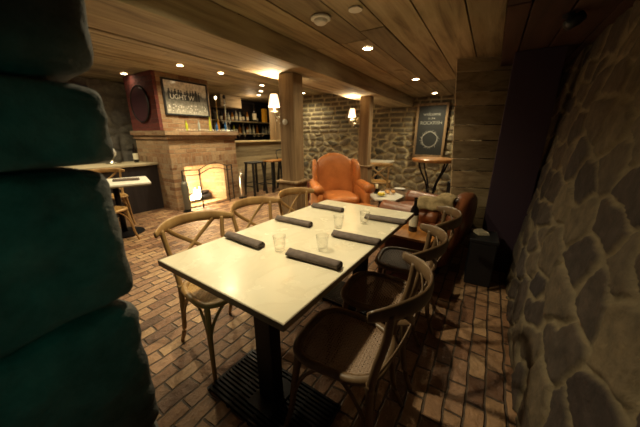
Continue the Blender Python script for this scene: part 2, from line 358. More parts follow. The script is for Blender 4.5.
# numpy value noise
_rng = np.random.RandomState(3); _T = _rng.rand(256, 256)
def vnoise(x, y, oct=4):
    s = 0; a = 1; tot = 0
    for o in range(oct):
        xi = np.floor(x).astype(int); yi = np.floor(y).astype(int); fx = x-xi; fy = y-yi
        fx = fx*fx*(3-2*fx); fy = fy*fy*(3-2*fy); g = lambda i, j: _T[(i+17*o) % 256, (j+31*o) % 256]
        s = s+a*((g(xi, yi)*(1-fx)+g(xi+1, yi)*fx)*(1-fy)+(g(xi, yi+1)*(1-fx)+g(xi+1, yi+1)*fx)*fy); tot += a
        a *= .5; x = x*2.03; y = y*2.03
    return s/tot
def smooth01(x, a, b):
    t = np.clip((x-a)/(b-a), 0, 1); return t*t*(3-2*t)
def stone_wall(name, o, ud, vd, nd, U, V, res, su, sv, height, m, seed=1, warp=0.35, blocks=None, edge=(0.05, 0.28), rough=0.012, bulge=0.0):
    rng = np.random.RandomState(seed); nu, nv = int(U/res)+1, int(V/res)+1
    u, v = np.meshgrid(np.linspace(0, U, nu), np.linspace(0, V, nv), indexing='ij')
    wu = u/su+warp*(vnoise(u/su*1.3+9, v/sv*1.3, 5)-.5)*2; wv = v/sv+warp*(vnoise(u/su*1.3, v/sv*1.3+40, 5)-.5)*2
    K = 128; jx = rng.rand(K, K)*.8+.1; jy = rng.rand(K, K)*.8+.1; tn = rng.rand(K, K); hh = rng.rand(K, K)
    iu = np.floor(wu).astype(int); iv = np.floor(wv).astype(int)
    f1 = np.full(u.shape, 9.); f2 = np.full(u.shape, 9.); ti = np.zeros(u.shape); hi = np.zeros(u.shape)
    for a in (-2, -1, 0, 1, 2):
        for c in (-2, -1, 0, 1, 2):
            cu, cv = iu+a, iv+c; d = np.sqrt((cu+jx[cu % K, cv % K]-wu)**2+(cv+jy[cu % K, cv % K]-wv)**2)
            new = d < f1; f2 = np.where(new, f1, np.minimum(f2, d)); f1 = np.where(new, d, f1)
            ti = np.where(new, tn[cu % K, cv % K], ti); hi = np.where(new, hh[cu % K, cv % K], hi)
    e = smooth01(f2-f1, *edge)
    if blocks:
        v0, bw, bh = blocks
        ww = v+0.02*(vnoise(u*3, v*3, 2)-.5); uu = u+0.03*(vnoise(u*4+5, v*4, 2)-.5); row = np.floor(ww/bh).astype(int)
        off = rng.rand(K)[row % K]*3; cw = bw*(0.7+0.6*rng.rand(K)[(row+3) % K]); q = uu/cw+off; ci = np.floor(q).astype(int)
        du = np.minimum(q-ci, 1-(q-ci))*cw; dv = np.minimum(ww/bh-row, 1-(ww/bh-row))*bh
        eb = smooth01(np.minimum(du, dv), 0.006, 0.028); k = smooth01(v+0.1*(vnoise(u*2, v*0+1, 2)-.5), v0-.03, v0+.03)
        e = e*(1-k)+eb*k; ti = np.where(k > .5, tn[ci % K, row % K]*.5, ti); hi = np.where(k > .5, hh[ci % K, row % K], hi)
    h = e*height*(0.65+0.5*hi)+e*height*0.6*(vnoise(u/su*2.2, v/sv*2.2+7, 3)-.5)+rough*(vnoise(u*16, v*16, 4)-.5)*(0.4+e)+bulge*(vnoise(u*.8, v*.8, 2)-.5)
    o, ud, vd, nd = map(np.array, (o, ud, vd, nd))
    co = o+u[..., None]*ud+v[..., None]*vd+h[..., None]*nd
    idx = np.arange(nu*nv).reshape(nu, nv)
    f = np.stack([idx[:-1, :-1], idx[1:, :-1], idx[1:, 1:], idx[:-1, 1:]], -1).reshape(-1, 4)
    if np.dot(np.cross(ud, vd), nd) < 0: f = f[:, ::-1]
    me = bpy.data.meshes.new(name); me.from_pydata(co.reshape(-1, 3).tolist(), [], f.tolist()); me.materials.append(m)
    me.polygons.foreach_set('use_smooth', [True]*len(me.polygons))
    for nm, arr in (('tint', ti), ('stone', e)):
        at = me.attributes.new(nm, 'FLOAT', 'POINT'); at.data.foreach_set('value', arr.reshape(-1).astype(np.float32))
    ob = bpy.data.objects.new(name, me); COL.objects.link(ob)
    sd = ob.modifiers.new('solid', 'SOLIDIFY'); sd.thickness = 0.2; sd.offset = -1
    return ob

# ------------------------------------------------------------------ room shell
YW = 6.6; XW = 6.4
bm = bmesh.new(); bx(bm, -1.0, XW+.9, -0.9, YW+.3, -0.1, 0.0)
struct(obj('floor', bm, M['floor']))
def planks(bm, x0, x1, y0, y1, z0, z1, w, axis='X', gap=0.009, seed=1):
    r = random.Random(seed)
    if axis == 'X':
        y = y0
        while y < y1-1e-3:
            ww = min(w*r.uniform(.8, 1.2), y1-y); x = x0
            while x < x1-1e-3:
                l = min(r.uniform(2.0, 3.6), x1-x); bx(bm, x, x+l-gap, y, y+ww-gap, z0+r.uniform(0, .006), z1); x += l
            y += ww
bm = bmesh.new(); planks(bm, -1.0, XW+.3, 0.05, 1.75, ZC, ZC+.03, 0.25, seed=3)
struct(obj('ceiling', bm, M['plank'], bevel=0.003))
bm = bmesh.new(); planks(bm, -1.0, XW+.9, 1.75, YW+.3, ZL, ZL+.03, 0.2, seed=5)
struct(obj('ceiling', bm, M['plank'], bevel=0.003))
struct(obj('ceiling', B(-1.0, XW+.9, -0.9, YW+.3, ZL+.04, ZL+.1), M['dark_wood']))
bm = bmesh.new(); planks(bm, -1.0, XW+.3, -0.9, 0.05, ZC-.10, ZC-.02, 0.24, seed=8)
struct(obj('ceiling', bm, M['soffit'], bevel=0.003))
# boxed beam: right face of planks, underside of planks
bm = bmesh.new()
bx(bm, -1.0, XW, 1.585, 1.63, ZB-.012, ZC)
bx(bm, -1.0, XW, 1.634, 1.89, ZB, ZB+.03); bx(bm, -1.0, XW, 1.902, 2.138, ZB+.004, ZB+.03)
bx(bm, -1.0, XW, 2.14, 2.18, ZB-.004, ZL); bx(bm, -1.0, XW, 1.66, 2.13, ZB+.035, ZL)
bo = obj('ceiling_beam', bm, M['beam'], bevel=0.006); struct(bo, 'wide boxed timber beam running the length of the room', 'beam')
# stone walls
lean = Vector((0, -0.11, 1)).normalized()
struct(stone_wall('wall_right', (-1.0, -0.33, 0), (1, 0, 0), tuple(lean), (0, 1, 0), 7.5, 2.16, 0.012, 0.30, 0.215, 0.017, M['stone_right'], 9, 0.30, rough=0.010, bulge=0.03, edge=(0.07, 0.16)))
struct(stone_wall('wall_back', (XW, -0.6, 0), (0, 1, 0), (0, 0, 1), (-1, 0, 0), 5.5, ZL, 0.022, 0.25, 0.155, 0.045, M['stone_far'], 11, 0.35, blocks=(1.42, 0.30, 0.11)))
struct(stone_wall('wall_left', (-1.0, YW, 0), (1, 0, 0), (0, 0, 1), (0, -1, 0), 4.9, ZL, 0.03, 0.40, 0.26, 0.05, M['stone_grey'], 21, 0.3))
struct(obj('wall_left', B(3.9, XW+.9, YW, YW+.1, 0, ZL), M['dark_wood']))
struct(obj('wall_alcove', B(XW+.75, XW+.85, 4.9, YW, 0, ZL), M['dark_wood']))
# plum-dark square pillar and the timber-clad closet
struct(obj('trim_1', B(3.06, 3.22, -0.40, -0.055, 0, ZC-.10), M['purple_paint'], bevel=0.004), 'dark plum painted pillar at the end of the stone wall', 'pillar')
A = Vector((3.42, 0.44)); C = Vector((3.66, -0.21)); dv = (C-A); nv = Vector((-dv.y, dv.x)).normalized()
if nv.x < 0: nv = -nv
bm = bmesh.new(); z = 0.0; k = 0; rr = random.Random(4)
while z < ZC-.005:
    hgt = min(rr.choice((.14, .17, .2, .23)), ZC-z)
    def left(zz): return A+dv*(0.27*(1-zz/ZC))
    p0, p1 = left(z), left(z+hgt); z1 = z+hgt-.010; jog = rr.uniform(0, .006)
    q = []
    for (pp, zz) in ((p0, z), (C, z), (C, z1), (p1, z1)): q.append(Vector((pp.x, pp.y, zz))-Vector((nv.x, nv.y, 0))*jog)
    r2 = [v+Vector((nv.x, nv.y, 0))*.035 for v in q]
    a = [bm.verts.new(v) for v in q]; b = [bm.verts.new(v) for v in r2]
    bm.faces.new(a[::-1]); bm.faces.new(b)
    for i in range(4): bm.faces.new((a[i], a[(i+1) % 4], b[(i+1) % 4], b[i]))
    z += hgt
bmesh.ops.recalc_face_normals(bm, faces=bm.faces)
struct(obj('wall_closet', bm, M['plank_y'], bevel=0.003), 'closet wall of wide horizontal weathered boards', 'wall')
bm = bmesh.new(); prism(bm, [(3.66, 0.10), (3.72, -0.20), (4.6, -0.20), (4.6, 0.10)], 0, ZC)
struct(obj('wall_closet', bm, M['dark_wood']))
# near stone jamb, four stacked rough blocks
def rock(cx, cy, cz, sx, sy, sz, seed):
    bm = blob((sx, sy, sz), 5, 14.0)
    for v in bm.verts:
        c = v.co; n = Vector((c.x, c.y, c.z)).normalized()
        a = (c.x+c.y)*3+seed*3.7; d = float(vnoise(np.array([a+5]), np.array([(c.z+c.x-c.y)*3+seed]), 4)[0])-.5
        d2 = float(vnoise(np.array([c.x*9+c.y*9+seed+50]), np.array([c.z*12+c.y*4+20]), 3)[0])-.5
        v.co = c+n*(d*0.05+d2*0.03)
    bmesh.ops.translate(bm, verts=bm.verts, vec=(cx, cy, cz)); return bm
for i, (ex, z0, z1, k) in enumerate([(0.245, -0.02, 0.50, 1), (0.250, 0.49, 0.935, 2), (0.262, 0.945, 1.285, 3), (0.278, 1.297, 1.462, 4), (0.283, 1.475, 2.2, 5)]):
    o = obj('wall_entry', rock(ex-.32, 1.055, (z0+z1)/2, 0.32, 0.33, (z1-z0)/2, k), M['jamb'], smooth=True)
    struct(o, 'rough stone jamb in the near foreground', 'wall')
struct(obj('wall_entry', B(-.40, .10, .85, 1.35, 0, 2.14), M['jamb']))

# ------------------------------------------------------------------ posts
def post(x, y, label, knob=False, h=.105):
    t = thing('timber_post', label, 'post', (x, y, 0), math.radians(3))
    bm = bmesh.new(); bx(bm, -h, h-.003, -h, h, .86, ZB-.001)
    obj('shaft', bm, M['post'], t, bevel=.01)
    bm = bmesh.new(); hp = h+.024
    for a in range(4):
        c, s = math.cos(a*PI/2), math.sin(a*PI/2)
        b2 = bmesh.new()
        bx(b2, -hp, 0, -hp, -hp+.03, 0, .84); bx(b2, 0.003, hp-.031, -hp, -hp+.03, 0, .84)
        bmesh.ops.rotate(b2, verts=b2.verts, matrix=Matrix.Rotation(a*PI/2, 3, 'Z'))
        me = bpy.data.meshes.new('t'); b2.to_mesh(me); b2.free(); bm.from_mesh(me); bpy.data.meshes.remove(me)
    obj('pedestal', bm, M['post'], t, bevel=.003)
    obj('cap_moulding', B(-hp-.03, hp+.03, -hp-.03, hp+.03, .84, .865), M['post'], t, bevel=.006)
    if knob:
        k = obj('dimmer_knob', L([(.03, 0), (.03, .01), (.022, .018), (0.0001, .02)], 20), M['plate'], t, smooth=True)
        k.location = (-h-.001, .02, 1.50); k.rotation_euler = (0, -PI/2, 0)
        k.parent = t
    return t
post(2.42, 1.90, 'square timber post behind the row of chairs, the nearer post under the beam', True, .094)
post(4.36, 1.84, 'square timber post behind the tan wingback armchair', False, .088)

# ------------------------------------------------------------------ downlights and ceiling fittings
GL = 'recessed ceiling downlights'
proto = None
names = {0: 'round recessed downlight over the far end of the dining table', 1: 'middle recessed downlight of the row along the plank ceiling', 2: 'recessed downlight nearest the chalkboard',
         3: 'recessed downlight in front of the framed picture, left one', 4: 'recessed downlight in front of the framed picture, right one', 5: 'topmost of three small downlights left of the near post',
         6: 'middle of three small downlights left of the near post', 7: 'lowest of three small downlights left of the near post', 8: 'small downlight to the right of the near post, before the far stone wall',
         9: 'downlight beside the red brick chimney, at far left'}
for i, (x, y, z, e) in enumerate(DOWN):
    if not proto:
        proto = thing('downlight', names[0], 'light', (x, y, z), 0, GL)
        bm = bmesh.new(); sweep(bm, [(.05*math.cos(a), .05*math.sin(a), -.003) for a in [2*PI*k/12 for k in range(13)]], .008, .004, 6, 2, closed=True)
        obj('trim_ring', bm, M['white'], proto, smooth=True)
        obj('lens', L([(.045, 0), (.045, -.005), (.0001, -.007)], 20), M['bulb'], proto)
    else: dup(proto, (x, y, z), 0, names[i])
t = thing('smoke_detector', 'round white smoke detector on the plank ceiling', 'detector', (1.81, 1.14, ZC-.001))
obj('base_plate', L([(.07, 0), (.07, -.012), (.06, -.016)], 24), M['white'], t, smooth=True, bevel=0)
obj('sensor_cap', L([(.048, -.016), (.045, -.032), (.03, -.042), (.0001, -.044)], 24), M['white'], t, smooth=True)
tag(obj('ceiling_cover', L([(.045, 0), (.045, -.008), (.0001, -.010)], 24, (1.82, .88, ZC-.001)), M['white']), 'blank white disc cover beside the smoke detector', 'cover')
tag(obj('ceiling_cover', L([(.055, 0), (.055, -.008), (.0001, -.010)], 24, (3.66, 1.13, ZC-.001)), M['plank']), 'wood-coloured disc between two downlights on the plank ceiling', 'cover')
t = thing('track_spotlight', 'small dark spotlight fixed high at the top of the right stone wall', 'light', (2.3, -.27, ZC-.11))
obj('mount', L([(.03, 0), (.03, -.015), (.01, -.02)], 16), M['black'], t)
o = obj('lamp_head', L([(.0001, 0), (.03, 0), (.035, .05), (.028, .085)], 16), M['black'], t, smooth=True, loc=(0, 0, -.06), rot=(.9, .4, 0))

def sconce(x, y, label, px):
    t = thing('wall_sconce', label, 'lamp', (x, y, 1.668), 0, 'shaded sconces on the timber posts')
    bm = bmesh.new(); seg = 40; prof = [(.062, 0), (.034, .13)]; rings = []
    for r, z in prof: rings.append([bm.verts.new(((r+(.004 if i % 2 else 0))*math.cos(2*PI*i/seg), (r+(.004 if i % 2 else 0))*math.sin(2*PI*i/seg), z)) for i in range(seg)])
    for i in range(seg): bm.faces.new((rings[0][i], rings[0][(i+1) % seg], rings[1][(i+1) % seg], rings[1][i]))
    sh = obj('lamp_shade', bm, M['shade'], t)
    obj('candle_tube', L([(.014, -.055), (.014, .05)], 12), M['plate'], t, smooth=True)
    obj('drip_dish', L([(.0001, -.062), (.03, -.062), (.042, -.05), (.04, -.046), (.012, -.052)], 20), M['plate'], t, smooth=True)
    bm = bmesh.new(); sweep(bm, [(0, 0, -.06), (0, -.02, -.10), (0, -.08, -.11), (0, -.105+px, -.05)], .007); sarm = obj('arm', bm, M['steel'], t, smooth=True)
    obj('back_plate', L([(.035, 0), (.035, .01), (.02, .018)], 16), M['steel'], t, smooth=True, loc=(0, -.118+px, -.05), rot=(-PI/2, 0, 0))
    for k in range(3): obj('crystal_drop', L([(.0001, 0), (.009, .012), (.0001, .03)], 8, ((.02, -.02, .0)[k], (-.03, -.045, -.08)[k], -.13-.03*k), False), M['plate'], sarm, smooth=True)
    light('sconce_bulb', 'POINT', (x, y, 1.765), 26, (1.0, .80, .50), .03)
    return t
sconce(2.385, 2.115, 'lit cream-shaded sconce on the left side of the nearer post', 0)
sconce(4.30, 2.075, 'lit cream-shaded sconce on the left side of the farther post', 0)

# ------------------------------------------------------------------ dining chair
def outline(t, s=1.0):
    c, q = math.cos(t), math.sin(t); p = .62
    y = .195*math.copysign(abs(q)**p, q); x = (.185+.06*(y+.0)+.0)*math.copysign(abs(c)**p, c)
    return x*s, y*s
def make_chair(wood_m, cane_m, label, group):
    t = thing('dining_chair', label, 'chair', (0, 0, 0), 0, group)
    bm = bmesh.new(); pts = [(*outline(2*PI*k/24), .45) for k in range(25)]
    sweep(bm, pts, .022, .016, 8, 2, closed=True); sf = obj('seat_frame', bm, wood_m, t, smooth=True)
    bm = bmesh.new(); poly = [outline(2*PI*k/60, .95) for k in range(60)]
    def strip(p, d, z, w):
        ts = []
        n = len(poly)
        for i in range(n):
            a = Vector(poly[i]); b = Vector(poly[(i+1) % n]); e = b-a; den = d.x*e.y-d.y*e.x
            if abs(den) < 1e-9: continue
            r = a-p; tt = (r.x*e.y-r.y*e.x)/den; uu = (r.x*d.y-r.y*d.x)/den
            if 0 <= uu < 1: ts.append(tt)
        if len(ts) >= 2:
            a = p+d*min(ts); b = p+d*max(ts); s = Vector((-d.y, d.x))*w
            v = [bm.verts.new((q.x, q.y, zz)) for zz in (z-.0008, z+.0008) for q in (a-s, b-s, b+s, a+s)]
            for f in ((0, 3, 2, 1), (4, 5, 6, 7), (0, 1, 5, 4), (1, 2, 6, 5), (2, 3, 7, 6), (3, 0, 4, 7)): bm.faces.new([v[i] for i in f])
    for k in range(-16, 17):
        strip(Vector((k*.0125, 0)), Vector((0, 1)), .449, .0023); strip(Vector((0, k*.0125)), Vector((1, 0)), .4505, .0023)
    for k in range(-12, 13):
        for sg in (1, -1): strip(Vector((k*.025, 0)), Vector((.7071, .7071*sg)), .452+.001*sg, .0018)
    obj('cane_seat', bm, cane_m, sf)
    for s in (-1, 1):
        obj('leg', SW([(s*.165, .150, .445), (s*.178, .165, .30), (s*.19, .185, .12), (s*.205, .215, 0)], [.018, .017, .014, .011]), wood_m, t, smooth=True)
        obj('leg', SW([(s*.165, -.175, .46), (s*.170, -.18, .30), (s*.175, -.205, .12), (s*.185, -.25, 0)], [.018, .017, .015, .012]), wood_m, t, smooth=True)
        obj('back_post', SW([(s*.165, -.175, .44), (s*.172, -.195, .56), (s*.185, -.225, .70), (s*.198, -.235, .815)], [.018, .016, .015, .014]), wood_m, t, smooth=True)
        obj('cross_strut', SW([(s*.172, -.19, .50), (s*.09, -.245, .585), (-s*.0, -.278, .665), (-s*.10, -.29, .745), (-s*.155, -.272, .80)], .014, .0055, 8, 5, (0, 1, 0)), wood_m, t, smooth=True)
        obj('brace', SW([(s*.186, .175, .20), (s*.178, .13, .33), (s*.172, .04, .425), (s*.168, -.05, .42), (s*.170, -.13, .33), (s*.172, -.185, .22)], .009), wood_m, t, smooth=True)
    bm = bmesh.new(); pts = []
    for k in range(11):
        u = -1+2*k/10; pts.append((u*.250, -.325+.15*abs(u)**2.2, .828-.012*u*u))
    sweep(bm, pts, [.008]+[.010]*9+[.008], [.020, .031]+[.036]*7+[.031, .020], 8, 3); obj('top_rail', bm, wood_m, t, smooth=True)
    obj('brace', SW([(-.186, .178, .20), (-.15, .17, .33), (-.06, .165, .425), (.06, .165, .425), (.15, .17, .33), (.186, .178, .20)], .009), wood_m, t, smooth=True)
    obj('brace', SW([(-.173, -.19, .22), (-.14, -.185, .33), (-.05, -.178, .425), (.05, -.178, .425), (.14, -.185, .33), (.173, -.19, .22)], .009), wood_m, t, smooth=True)
    return t
GLf = 'cross-back chairs along the left side of the table'; GRt = 'cross-back chairs along the right side of the table'
ch = make_chair(M['chair'], M['cane'], 'light oak cross-back chair with cane seat at the near left corner of the marble table', GLf)
ch.location = (.90, 1.33, 0); ch.rotation_euler = (0, 0, PI-math.radians(7))
dup(ch, (1.43, 1.33, 0), PI-math.radians(3), 'light oak cross-back chair in the middle of the left side of the table', GLf)
dup(ch, (1.93, 1.30, 0), PI-math.radians(4), 'light oak cross-back chair on the left side of the table, right before the nearer post', GLf)
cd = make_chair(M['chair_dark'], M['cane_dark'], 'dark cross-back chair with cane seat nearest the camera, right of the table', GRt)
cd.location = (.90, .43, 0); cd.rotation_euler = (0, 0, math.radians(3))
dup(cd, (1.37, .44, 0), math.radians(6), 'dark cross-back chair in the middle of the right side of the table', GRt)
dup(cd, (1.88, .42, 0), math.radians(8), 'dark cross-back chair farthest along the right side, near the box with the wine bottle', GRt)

# ------------------------------------------------------------------ dining table
TW = -0.0303; TL, TWd = 1.5955, 0.85
t = thing('dining_table', 'long cream marble-topped dining table on black iron pedestals', 'table', (.578, 1.344, 0), TW)
obj('tabletop', B(0.004, TL-.004, -TWd+.004, -.004, .733, .752), M['marble'], t, bevel=.003)
bm = bmesh.new(); bx(bm, 0, TL, -.004, 0, .722, .751); bx(bm, 0, TL, -TWd, -TWd+.004, .722, .751); bx(bm, 0, .004, -TWd+.004, -.004, .722, .751); bx(bm, TL-.004, TL, -TWd+.004, -.004, .722, .751)
bx(bm, .004, TL-.004, -TWd+.004, -.004, .722, .7325)
obj('edge_band', bm, M['edge'], t)
for k, ux in enumerate((.20, TL-.34)):
    v0 = -.55
    obj('column', B(ux-.035, ux+.035, v0-.055, v0+.055, .03, .722), M['iron'], t, bevel=.006)
    obj('mounting_plate', B(ux-.05, ux+.05, v0-.2, v0+.3, .71, .7215), M['iron'], t)
    bm = bmesh.new()
    for j in range(15):
        xx = ux-.154+.022*j; bx(bm, xx-.006, xx+.006, v0-.32, v0+.32, 0.004, .026)
    for y in (-.325, -.16, 0, .16, .325): bx(bm, ux-.165, ux+.165, v0+y-.008, v0+y+.008, .001, .020)
    bx(bm, ux-.10, ux+.10, v0-.08, v0+.08, .001, .034)
    obj('ribbed_base', bm, M['iron'], t)

# napkins
def napkin_bm(seed, Ln=.30):
    bm = bmesh.new(); r = random.Random(seed); nseg = 26; n = 22
    rings = []
    for i in range(n+1):
        y = -Ln/2+Ln*i/n; ring = []
        for k in range(nseg):
            a = 2*PI*k/nseg; rr = 1+.05*math.sin(3*a+y*12+seed)+.03*math.sin(7*a+y*40)
            ring.append(bm.verts.new((.029*math.cos(a)*rr+.003*math.sin(y*14+seed), y+(.004*math.sin(2*a) if i in (0, n) else 0), .0195+.0185*math.sin(a)*rr)))
        rings.append(ring)
    for a, b in zip(rings, rings[1:]):
        for k in range(nseg): bm.faces.new((a[k], a[(k+1) % nseg], b[(k+1) % nseg], b[k]))
    for ring, sg in ((rings[0], -1), (rings[-1], 1)):        # recessed spiral end
        prev = ring
        for s, d in ((.80, 0), (.74, .006), (.50, .006), (.44, .001), (.2, .002)):
            cen = sum((v.co for v in ring), Vector())/nseg
            nw = [bm.verts.new(cen+(v.co-cen)*s+Vector((0, -sg*d, 0))) for v in ring]
            for k in range(nseg):
                f = (prev[k], prev[(k+1) % nseg], nw[(k+1) % nseg], nw[k]); bm.faces.new(f if sg < 0 else f[::-1]) if False else bm.faces.new(f)
            prev = nw
        bm.faces.new(prev)
    # loose flap lying beside the roll
    v = []
    for i in range(7):
        y = -Ln*.36+Ln*.72*i/6
        v.append([bm.verts.new((x, y, zz)) for x, zz in ((.0, .038), (.022, .032), (.031, .016), (.040, .003))])
    for a, b in zip(v, v[1:]):
        for k in range(3): bm.faces.new((a[k], a[k+1], b[k+1], b[k]))
    bmesh.ops.recalc_face_normals(bm, faces=bm.faces); return bm
GN = 'rolled napkins on the dining table'
for i, (x, y, a, lab) in enumerate([(.97, 1.145, -2, 'rolled grey napkin on the left row, nearest the camera'), (1.405, 1.115, 1, 'rolled grey napkin, middle of the left row'),
                                    (1.855, 1.10, -3, 'rolled grey napkin at the far left of the table, in front of the armchair'), (.985, .665, 1, 'rolled grey napkin of the right row, nearest the camera'),
                                    (1.355, .605, 2, 'rolled grey napkin, middle of the right row'), (1.80, .575, 3, 'rolled grey napkin at the far right of the table, toward the wine bottle')]):
    o = obj('napkin', napkin_bm(i), M['napkin'], smooth=True, loc=(x, y, .7525), rot=(0, 0, math.radians(a))); tag(o, lab, 'napkin', GN)
    if i: pass
def tumbler_bm():
    bm = bmesh.new(); seg = 20
    outer = [(.026, 0), (.028, .004), (.0305, .03), (.033, .06), (.0365, .088)]; inner = [(.0345, .088), (.031, .06), (.0285, .03), (.025, .014), (.0001, .012)]
    rings = []
    for j, (r, z) in enumerate(outer+inner):
        f = .0012 if 0 < j < 3 else 0
        rings.append([bm.verts.new(((r+(f if i % 2 else 0))*math.cos(2*PI*i/seg), (r+(f if i % 2 else 0))*math.sin(2*PI*i/seg), z)) for i in range(seg)])
    for a, b in zip(rings, rings[1:]):
        for i in range(seg): bm.faces.new((a[i], a[(i+1) % seg], b[(i+1) % seg], b[i]))
    bm.faces.new(rings[0][::-1]); bm.faces.new(rings[-1]); return bm
g0 = obj('tumbler', tumbler_bm(), M['glass'], smooth=True)
for i, (x, y, lab) in enumerate([(1.0, .895, 'clear tumbler nearest the camera, between the two near napkins'), (1.13, .70, 'clear tumbler just beyond the near right napkin'),
                                 (1.50, .80, 'clear tumbler in the middle of the far half of the table'), (1.68, .685, 'clear tumbler left of the far right napkin')]):
    o = g0 if i == 0 else g0.copy()
    if i: COL.objects.link(o)
    o.location = (x, y, .7525); tag(o, lab, 'glass', 'tumblers on the dining table')

# ------------------------------------------------------------------ wine box, bottle
def bottle_bm(h=.30, r=.038, neck=.014, lab=True):
    bm = bmesh.new(); k = h/.30
    lathe(bm, [(r*.9, 0), (r, .006), (r, .18*k), (r*.85, .205*k), (neck, .235*k), (neck, .292*k), (neck+.002, .293*k), (neck+.002, h), (.0001, h)], 16)
    return bm
def bottle(x, y, z, label, glass='black_glass', h=.30, r=.038, neck=.014, lab='label', group=None, name='bottle', rz=0):
    t = thing(name, label, 'bottle', (x, y, z), rz, group)
    gbody = obj('glass_body', bottle_bm(h, r, neck), M[glass], t, smooth=True)
    if lab:
        bm = bmesh.new(); lathe(bm, [(r+.001, .05*h/.3), (r+.001, .15*h/.3)], 16, close=False); obj('paper_label', bm, M[lab], gbody, smooth=True)
    return t
t = thing('wine_crate', 'burgundy box with honey wood top at the far right corner of the table', 'box', (2.41, .50, 0), math.radians(-4))
obj('body', B(-.17, .17, -.2, .2, .0, .475), M['burgundy'], t, bevel=.01)
obj('lid', B(-.185, .185, -.215, .215, .475, .50), M['honey'], t, bevel=.006)
bottle(2.42, .50, .5, 'dark wine bottle with cream label standing on the wooden-topped box', 'black_glass', .32, .04)

# ------------------------------------------------------------------ wingback armchair
def wing_chair(loc, rz):
    t = thing('wingback_armchair', 'tan leather wingback armchair beyond the end of the dining table', 'armchair', loc, rz)
    lm = M['tan_leather']
    # local: front = -y
    obj('seat_cushion', blob((.26, .30, .075), 3, 3.5, lambda c: Vector((c.x, c.y-.06, c.z+.47+.02*math.cos(c.x*5)))), lm, t, smooth=True)
    obj('seat_base', blob((.33, .33, .12), 3, 6, lambda c: Vector((c.x, c.y-.02, c.z+.28))), lm, t, smooth=True)
    def backf(c):
        k = (c.z+.33)/.66; w = 1.02-.06*k
        top = .06*math.cos(min(1, abs(c.x)/.30)*PI/2)**2*max(0, k)
        return Vector((c.x*w, c.y+.24+.12*k+.05*(c.x/.3)**2*-1, c.z+.72+top))
    obj('backrest', blob((.30, .07, .33), 3, 4.5, backf), lm, t, smooth=True)
    for s in (-1, 1):
        def wingf(c, s=s):
            k = (c.z+.2)/.4; fl = max(0, (.15-c.y)/.3)
            return Vector((s*(.300+.03*fl)+c.x, c.y*(.72+.28*k)+.20+.08*k-.02, c.z+.80-.05*fl*fl))
        obj('wing', blob((.042, .17, .225), 3, 3.2, wingf), lm, t, smooth=True)
        def armf(c, s=s): return Vector((s*.335+c.x*1.0, c.y-.03, c.z+.45))
        obj('arm', blob((.05, .31, .21), 3, 5, armf), lm, t, smooth=True)
        bm = SW([(s*.345, .28, .68), (s*.355, 0.05, .675), (s*.36, -.20, .66), (s*.36, -.33, .655)], [.05, .065, .075, .078], [.045, .055, .065, .068], 14, 5)
        obj('arm_roll', bm, lm, t, smooth=True)
        bm = bmesh.new()
        for k in range(9): lathe(bm, [(.0001, .004), (.006, 0)], 6, (s*.36, -.345, .64-.045*k))
        obj('leg', SW([(s*.28, -.29, .19), (s*.29, -.32, .10), (s*.285, -.31, .03), (s*.29, -.335, 0)], [.03, .022, .014, .02]), M['dark_wood'], t, smooth=True); bm.free()
        obj('leg', SW([(s*.27, .27, .19), (s*.28, .34, 0)], [.025, .016], smooth=2), M['dark_wood'], t, smooth=True)
    return t
wa = wing_chair((3.36, 1.80, 0), math.radians(-47))
# burgundy side chair beside it
t = thing('side_chair', 'burgundy leather low-backed chair between the post and the wingback armchair', 'chair', (2.76, 2.10, 0), math.radians(-50))
obj('seat', blob((.18, .18, .05), 3, 4, lambda c: c+Vector((0, 0, .42))), M['burgundy'], t, smooth=True)
obj('backrest', blob((.18, .03, .16), 3, 5, lambda c: c+Vector((0, .17+.1*(c.z+.16), .60))), M['burgundy'], t, smooth=True)
for s in (-1, 1):
    obj('leg', SW([(s*.15, -.15, .40), (s*.15, -.16, 0)], [.02, .013], smooth=2), M['dark_wood'], t, smooth=True)
    obj('leg', SW([(s*.15, .15, .40), (s*.15, .17, 0)], [.02, .013], smooth=2), M['dark_wood'], t, smooth=True)
# ottoman
t = thing('ottoman', 'tan leather footstool beyond the far end of the table', 'footstool', (3.02, 1.30, 0), math.radians(-25))
obj('cushion', blob((.24, .19, .07), 3, 4, lambda c: c+Vector((0, 0, .42))), M['tan_leather'], t, smooth=True)
for sx in (-1, 1):
    for sy in (-1, 1): obj('leg', SW([(sx*.18, sy*.13, .37), (sx*.19, sy*.14, 0)], [.02, .012], smooth=2), M['dark_wood'], t, smooth=True)

# ------------------------------------------------------------------ coffee table with food
CT = (3.68, 1.20)
t = thing('coffee_table', 'low white marble coffee table in front of the wingback armchair', 'table', (*CT, 0), math.radians(20))
bm = bmesh.new(); prism(bm, [(.34*math.cos(a), .27*math.sin(a)) for a in [PI/6+PI/3*k for k in range(6)]], .50, .525)
obj('tabletop', bm, M['white_top'], t, bevel=.005)
for k in range(3):
    a = 2*PI*k/3+.5; obj('leg', SW([(.2*math.cos(a), .17*math.sin(a), .5), (.08*math.cos(a), .06*math.sin(a), .25), (.2*math.cos(a), .17*math.sin(a), 0)], .012), M['iron'], t, smooth=True)
tz = .5255
for (dx, dy, s, lab) in ((-.10, .02, .075, 'white plate with lemon on the coffee table'), (.12, -.03, .085, 'white plate with bread on the coffee table')):
    o = obj('plate', L([(.0001, 0), (s*.6, 0), (s, .012), (s, .015), (s*.6, .005), (.0001, .004)], 24), M['plate'], smooth=True, loc=(CT[0]+dx, CT[1]+dy, tz)); tag(o, lab, 'plate')
